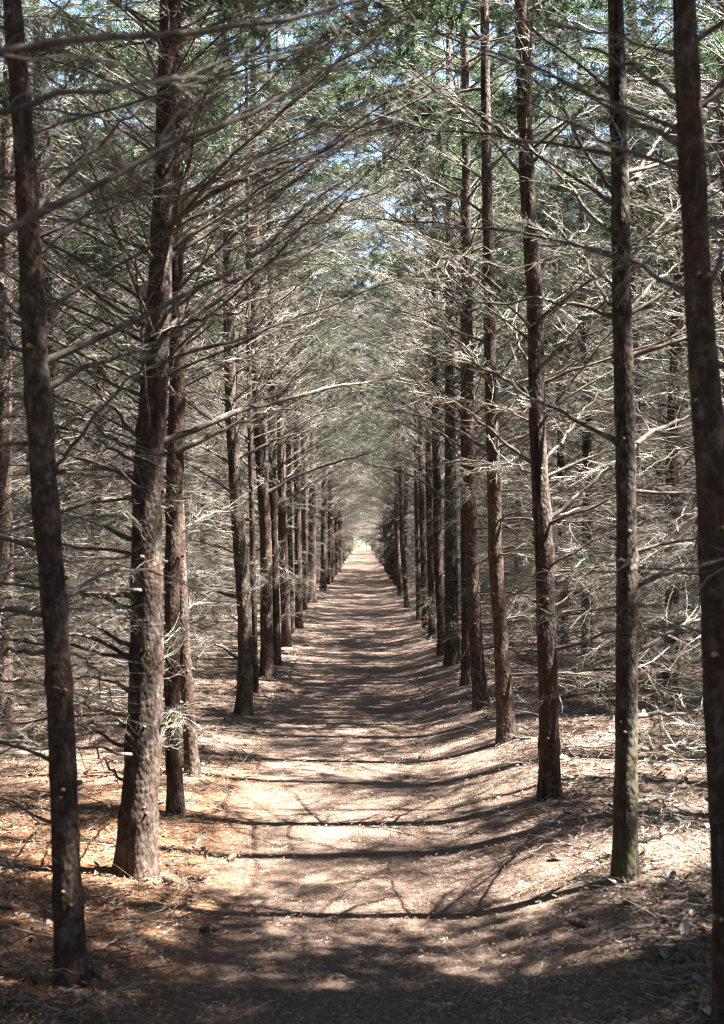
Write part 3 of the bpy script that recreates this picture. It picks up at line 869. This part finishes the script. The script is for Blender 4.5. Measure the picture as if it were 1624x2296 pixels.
def in_gap(x, y):
    return x > 3.7 and any(a < y < b for a, b in GAP)


for side, sx in (('left', -1), ('right', 1)):
    y = 41.0 if sx < 0 else 40.2
    while y < 158:
        x = sx * 1.13 + rng.normal(0, .06)
        plain_tree('far' if y > 62 else 'edge', rng.integers(0, 2 if y > 62 else 4), (x, y, float(ground_z(x, y))), (0 if sx < 0 else math.pi) + rng.normal(0, .2), rng.uniform(.92, 1.1),
                   f'distant spruce far down the {side} row where the path narrows to its end', f'far spruces of the {side} row')
        y += rng.uniform(1.75, 2.35)
    for k in (1, 2, 3):
        y = {1: 8.5, 2: 15.0, 3: 22.0}[k] + rng.uniform(0, 1)
        while y < 58:
            x = sx * (1.15 + 1.7 * k) + rng.normal(0, .12)
            kind = 'gap' if in_gap(x, y) else 'thin' if (1.9 < x < 3.7 and 6.4 < y < 10.4) or (rng.random() < (.2 if sx > 0 else .3)) else 'in'
            plain_tree(kind, rng.integers(0, len(VAR[kind])), (x, y, float(ground_z(x, y))), rng.uniform(0, 6.28), rng.uniform(.88, 1.12),
                       f'spruce deeper in the plantation on the {side}, half hidden by dead twigs', f'spruces inside the plantation on the {side}')
            y += rng.uniform(1.75, 2.4)


def joined(kind, i):
    tm, cm, _ = VAR[kind][i]
    me = cm.copy(); me.materials.append(M_BARK)
    n0 = len(me.vertices)
    ob = bpy.data.objects.new('spruce_source', me)
    return ob


def wood():
    """the wood further off, plus unseen near trees that shape the sunlight: one mass, trees instanced on points"""
    src = bpy.data.collections.new('spruce_sources')
    names = []
    for i in range(4):
        tm, cm, _ = VAR['in'][i]
        src.objects.link(bpy.data.objects.new(f'source_{2*i:02d}', cm)); src.objects.link(bpy.data.objects.new(f'source_{2*i+1:02d}', tm))
    for i in range(2):
        tm, cm, _ = VAR['thin'][i]
        src.objects.link(bpy.data.objects.new(f'source_{8+2*i:02d}', cm)); src.objects.link(bpy.data.objects.new(f'source_{9+2*i:02d}', tm))
    for i in range(2):
        tm, cm, _ = VAR['dense'][i]
        src.objects.link(bpy.data.objects.new(f'source_{12+2*i:02d}', cm)); src.objects.link(bpy.data.objects.new(f'source_{13+2*i:02d}', tm))
    for i in range(2):
        tm, cm, _ = VAR['gap'][i]
        src.objects.link(bpy.data.objects.new(f'source_{16+2*i:02d}', cm)); src.objects.link(bpy.data.objects.new(f'source_{17+2*i:02d}', tm))
    P, idx, rot, scl = [], [], [], []
    r = np.random.default_rng(9)

    def put(x, y):
        i = int(r.integers(0, 4))
        if in_gap(x, y): i = 8 + int(r.integers(0, 2))
        elif (1.9 < x < 3.7 and 6.2 < y < 10.4) or (x > 7.4 and r.random() < .75) or (y > 66 and r.random() < .75): i = 4 + int(r.integers(0, 2))
        elif (1 < x < 7 and -.5 < y < 4.7) or (1 < x < 3.7 and y > 0 and y < 5.8): i = 6 + int(r.integers(0, 2))  # unseen trees given filled-out crowns to keep the foreground in shade
        rz = r.uniform(0, 6.28); s = r.uniform(.88, 1.12)
        for q in (0, 1):
            P.append((x, y, float(ground_z(x, y)))); idx.append(2 * i + q); rot.append(rz); scl.append(s)
    for sx in (-1, 1):
        for k in range(1, 9):
            X = 1.15 + 1.7 * k
            y = -9.0 + r.uniform(0, 1)
            while y < 172:
                x = sx * X + r.normal(0, .12)
                done = k <= 3 and {1: 8.3, 2: 14.8, 3: 21.8}[k] < y < 58.5
                maxy = 172 if k <= 3 else 128 if k <= 5 else 90
                if not done and y < maxy and not (sx < 0 and k > 6 and y < 10): put(x, y)
                y += r.uniform(1.75, 2.4)
        y = -10.0
        while y < -3.5:
            put(sx * 1.2, y); y += 2.0
    for q in range(110):
        put(r.uniform(-45, 45), r.uniform(200, 230))
    me = bpy.data.meshes.new('spruce_wood'); me.from_pydata(P, [], [])
    for nm, ty, data in (('idx', 'INT', idx), ('rz', 'FLOAT', rot), ('scl', 'FLOAT', scl)):
        a = me.attributes.new(nm, ty, 'POINT'); a.data.foreach_set('value', data)
    o = link('spruce_wood', me)
    tag(o, kind='stuff')
    ng = bpy.data.node_groups.new('spruce_wood', 'GeometryNodeTree')
    ng.interface.new_socket('Geometry', in_out='INPUT', socket_type='NodeSocketGeometry')
    ng.interface.new_socket('Geometry', in_out='OUTPUT', socket_type='NodeSocketGeometry')
    gi, go = ng.nodes.new('NodeGroupInput'), ng.nodes.new('NodeGroupOutput')
    m2p = ng.nodes.new('GeometryNodeMeshToPoints')
    iop = ng.nodes.new('GeometryNodeInstanceOnPoints'); ci = ng.nodes.new('GeometryNodeCollectionInfo')
    ci.inputs['Collection'].default_value = src; ci.inputs['Separate Children'].default_value = True; ci.inputs['Reset Children'].default_value = True

    def attr(nm, ty):
        n = ng.nodes.new('GeometryNodeInputNamedAttribute'); n.data_type = ty; n.inputs['Name'].default_value = nm; return n.outputs['Attribute']
    cx = ng.nodes.new('ShaderNodeCombineXYZ'); ng.links.new(attr('rz', 'FLOAT'), cx.inputs[2])
    L = ng.links.new
    L(gi.outputs[0], m2p.inputs[0]); L(m2p.outputs[0], iop.inputs['Points']); L(ci.outputs[0], iop.inputs['Instance'])
    iop.inputs['Pick Instance'].default_value = True
    L(attr('idx', 'INT'), iop.inputs['Instance Index']); L(cx.outputs[0], iop.inputs['Rotation']); L(attr('scl', 'FLOAT'), iop.inputs['Scale'])
    L(iop.outputs[0], go.inputs[0])
    md = o.modifiers.new('wood', 'NODES'); md.node_group = ng


wood()


# sunlit shrubs that close the far end of the path
def shrubs():
    r = np.random.default_rng(21); mb = MB()
    for q in range(26):
        c = np.array([r.uniform(-7, 8), r.uniform(168, 182), 0]); c[2] = float(ground_z(c[0], c[1])) + r.uniform(.8, 4.0)
        n = 2200
        p = r.normal(0, 1, (n, 3)); p = p / np.linalg.norm(p, axis=1)[:, None] * (r.random((n, 1)) ** .5) * np.array([1.5, 1.3, 1.6]) * r.uniform(.7, 1.2)
        mb.add(*blades(c + p, norm(r.normal(0, 1, (n, 3))), r.uniform(.08, .18, n), r.uniform(.03, .07, n), norm(r.normal(0, 1, (n, 3)))))
    tag(link('far_shrubbery', mb.mesh('far_shrubbery', [M_SHRUB], False)), kind='stuff')


shrubs()


# small loose things on the path
def chip(u, v, L, w, rz, label, mat):
    p = ground_hit(u, v); r = np.random.default_rng(int(u)); mb = MB()
    P = np.array([[[-L / 2, 0, .004], [-L / 2 + .002, 0, .004], [-L * .15, w * .3, .008], [L * .2, -w * .2, .009], [L / 2 - .003, w * .2, .012], [L / 2, w * .2, .012]]])
    mb.add(*tubes(P, np.array([[.0004, w * .5, w * .6, w * .5, w * .45, .0004]]), 7))
    o = link('wood_chip', mb.mesh('wood_chip', [mat])); o.location = p + np.array([0, 0, .006]); o.rotation_euler = (0, 0, rz)
    tag(o, label, 'wood chip')


chip(617, 2224, .05, .011, -.5, 'pale splinter of wood lying on the shaded path in the left foreground', M_CUT)
chip(876, 2170, .045, .010, .1, 'short yellowish stick lying in the middle of the shaded path', M_CUT)

def cone_mesh():
    r = np.random.default_rng(3); mb = MB()
    n, S = 17, 16
    t = np.linspace(0, 1, n); x = (t - .5) * .085
    prof = .0155 * np.sin(np.pi * np.clip(t * .93 + .05, 0, 1)) ** .6
    a = np.arange(S) * 2 * np.pi / S
    R = prof[:, None] * (1 + .16 * np.cos(4 * a[None] + t[:, None] * 26) * np.where(np.arange(n) % 2, 1, .2)[:, None])
    V = np.stack([np.broadcast_to(x[:, None], R.shape) + .003 * np.cos(4 * a[None] + t[:, None] * 26), R * np.cos(a), R * np.sin(a)], -1)
    b = np.arange(n - 1)[:, None] * S; j = np.arange(S)[None]; j2 = ((np.arange(S) + 1) % S)[None]
    mb.add(V.reshape(-1, 3), np.stack([b + j, b + j2, b + S + j2, b + S + j], -1).reshape(-1, 4))
    return mb.mesh('spruce_cone', [M_CONE], False)


M_CONE = twig_material('cone_scale', [(.3, (.03, .018, .012)), (.7, (.16, .095, .06)), (.5, (.07, .042, .028))], 60)
CONE = cone_mesh()
for i, (u, v) in enumerate([(443, 1977), (376, 1982), (437, 2022), (100, 2050), (12, 2042), (215, 2192), (520, 1930), (470, 2090), (1300, 2080), (1245, 1930)]):
    p = ground_hit(u, v)
    o = link('spruce_cone', CONE, loc=p + np.array([0, 0, .016])); o.rotation_euler = (i * 1.7, .1 * (i % 3 - 1), i * 2.3)
    tag(o, 'small dark spruce cone lying on the needle litter near the front trunks', 'cone', 'spruce cones on the forest floor')


def fallen(u, v, k, rz, s, roll, label):
    p = ground_hit(u, v)
    o = link('fallen_branch', LIBMESH[k]); o.location = p + np.array([0, 0, .05]); o.rotation_euler = (roll, .22, rz); o.scale = (s, s, s * .45)
    tag(o, label, 'fallen branch')


fallen(470, 1545, 10, 2.6, .75, .1, 'pale brittle dead branch lying behind the sunlit mossy-footed spruce on the left')
fallen(210, 1770, 11, 2.2, .6, .3, 'dead twiggy branch lying between the two nearest trunks on the left')
fallen(60, 1790, 9, .3, .9, .0, 'long bare dead branch lying on litter left of the nearest left trunk')
fallen(1185, 1735, 12, -2.5, .45, .2, 'pale forked dead twig lying at the foot of the crooked trunk on the right')
fallen(1330, 2170, 13, .5, .5, .1, 'thin dead branch lying in the shaded right foreground in front of the mossy-footed trunk')
fallen(1500, 1720, 8, .2, .8, .2, 'dead branch lying in sunlit litter between the two nearest right trunks')

# ------------------------------------------------------------------ light, sky, camera
SUN_EL, SUN_AZ = rad(58), rad(94)            # azimuth clockwise from the view direction
d = Vector((math.sin(SUN_AZ) * math.cos(SUN_EL), math.cos(SUN_AZ) * math.cos(SUN_EL), math.sin(SUN_EL)))
sun = bpy.data.lights.new('sun', 'SUN'); sun.energy = 5.0; sun.angle = rad(.53); sun.color = (1, .96, .91)
so = bpy.data.objects.new('sun', sun); COL.objects.link(so); so.rotation_euler = d.to_track_quat('Z', 'Y').to_euler(); so.location = d * 60
w = bpy.data.worlds.new('World'); SC.world = w; w.use_nodes = True
nt = w.node_tree; nt.nodes.clear()
sky = nt.nodes.new('ShaderNodeTexSky'); sky.sky_type = 'NISHITA'; sky.sun_disc = False; sky.ozone_density = 1.7; sky.dust_density = .3; sky.altitude = 300; sky.sun_elevation = SUN_EL; sky.sun_rotation = SUN_AZ
bg = nt.nodes.new('ShaderNodeBackground'); bg.inputs[1].default_value = .05
wo = nt.nodes.new('ShaderNodeOutputWorld'); nt.links.new(sky.outputs[0], bg.inputs[0]); nt.links.new(bg.outputs[0], wo.inputs[0])

cd = bpy.data.cameras.new('camera'); cam = bpy.data.objects.new('camera', cd); COL.objects.link(cam)
cd.sensor_fit = 'VERTICAL'; cd.sensor_height = 36; cd.sensor_width = 36; cd.lens = 50; cd.clip_start = .05; cd.clip_end = 2000
cam.location = CAM; cam.rotation_euler = (rad(90) + PITCH, 0, 0)
cd.dof.use_dof = True; cd.dof.focus_distance = 11.0; cd.dof.aperture_fstop = 4.5
SC.camera = cam

SC.view_settings.view_transform = 'Standard'; SC.view_settings.look = 'None'; SC.view_settings.gamma = 1
SC.view_settings.exposure = 3.9
SC.render.engine = 'CYCLES'
cy = SC.cycles
cy.max_bounces = 6; cy.diffuse_bounces = 4; cy.glossy_bounces = 2; cy.transmission_bounces = 4; cy.transparent_max_bounces = 4
cy.use_adaptive_sampling = False
cy.use_denoising = True; cy.denoising_prefilter = 'NONE'; cy.filter_width = 1.1
cy.sample_clamp_indirect = 6
cy.caustics_reflective = False; cy.caustics_refractive = False
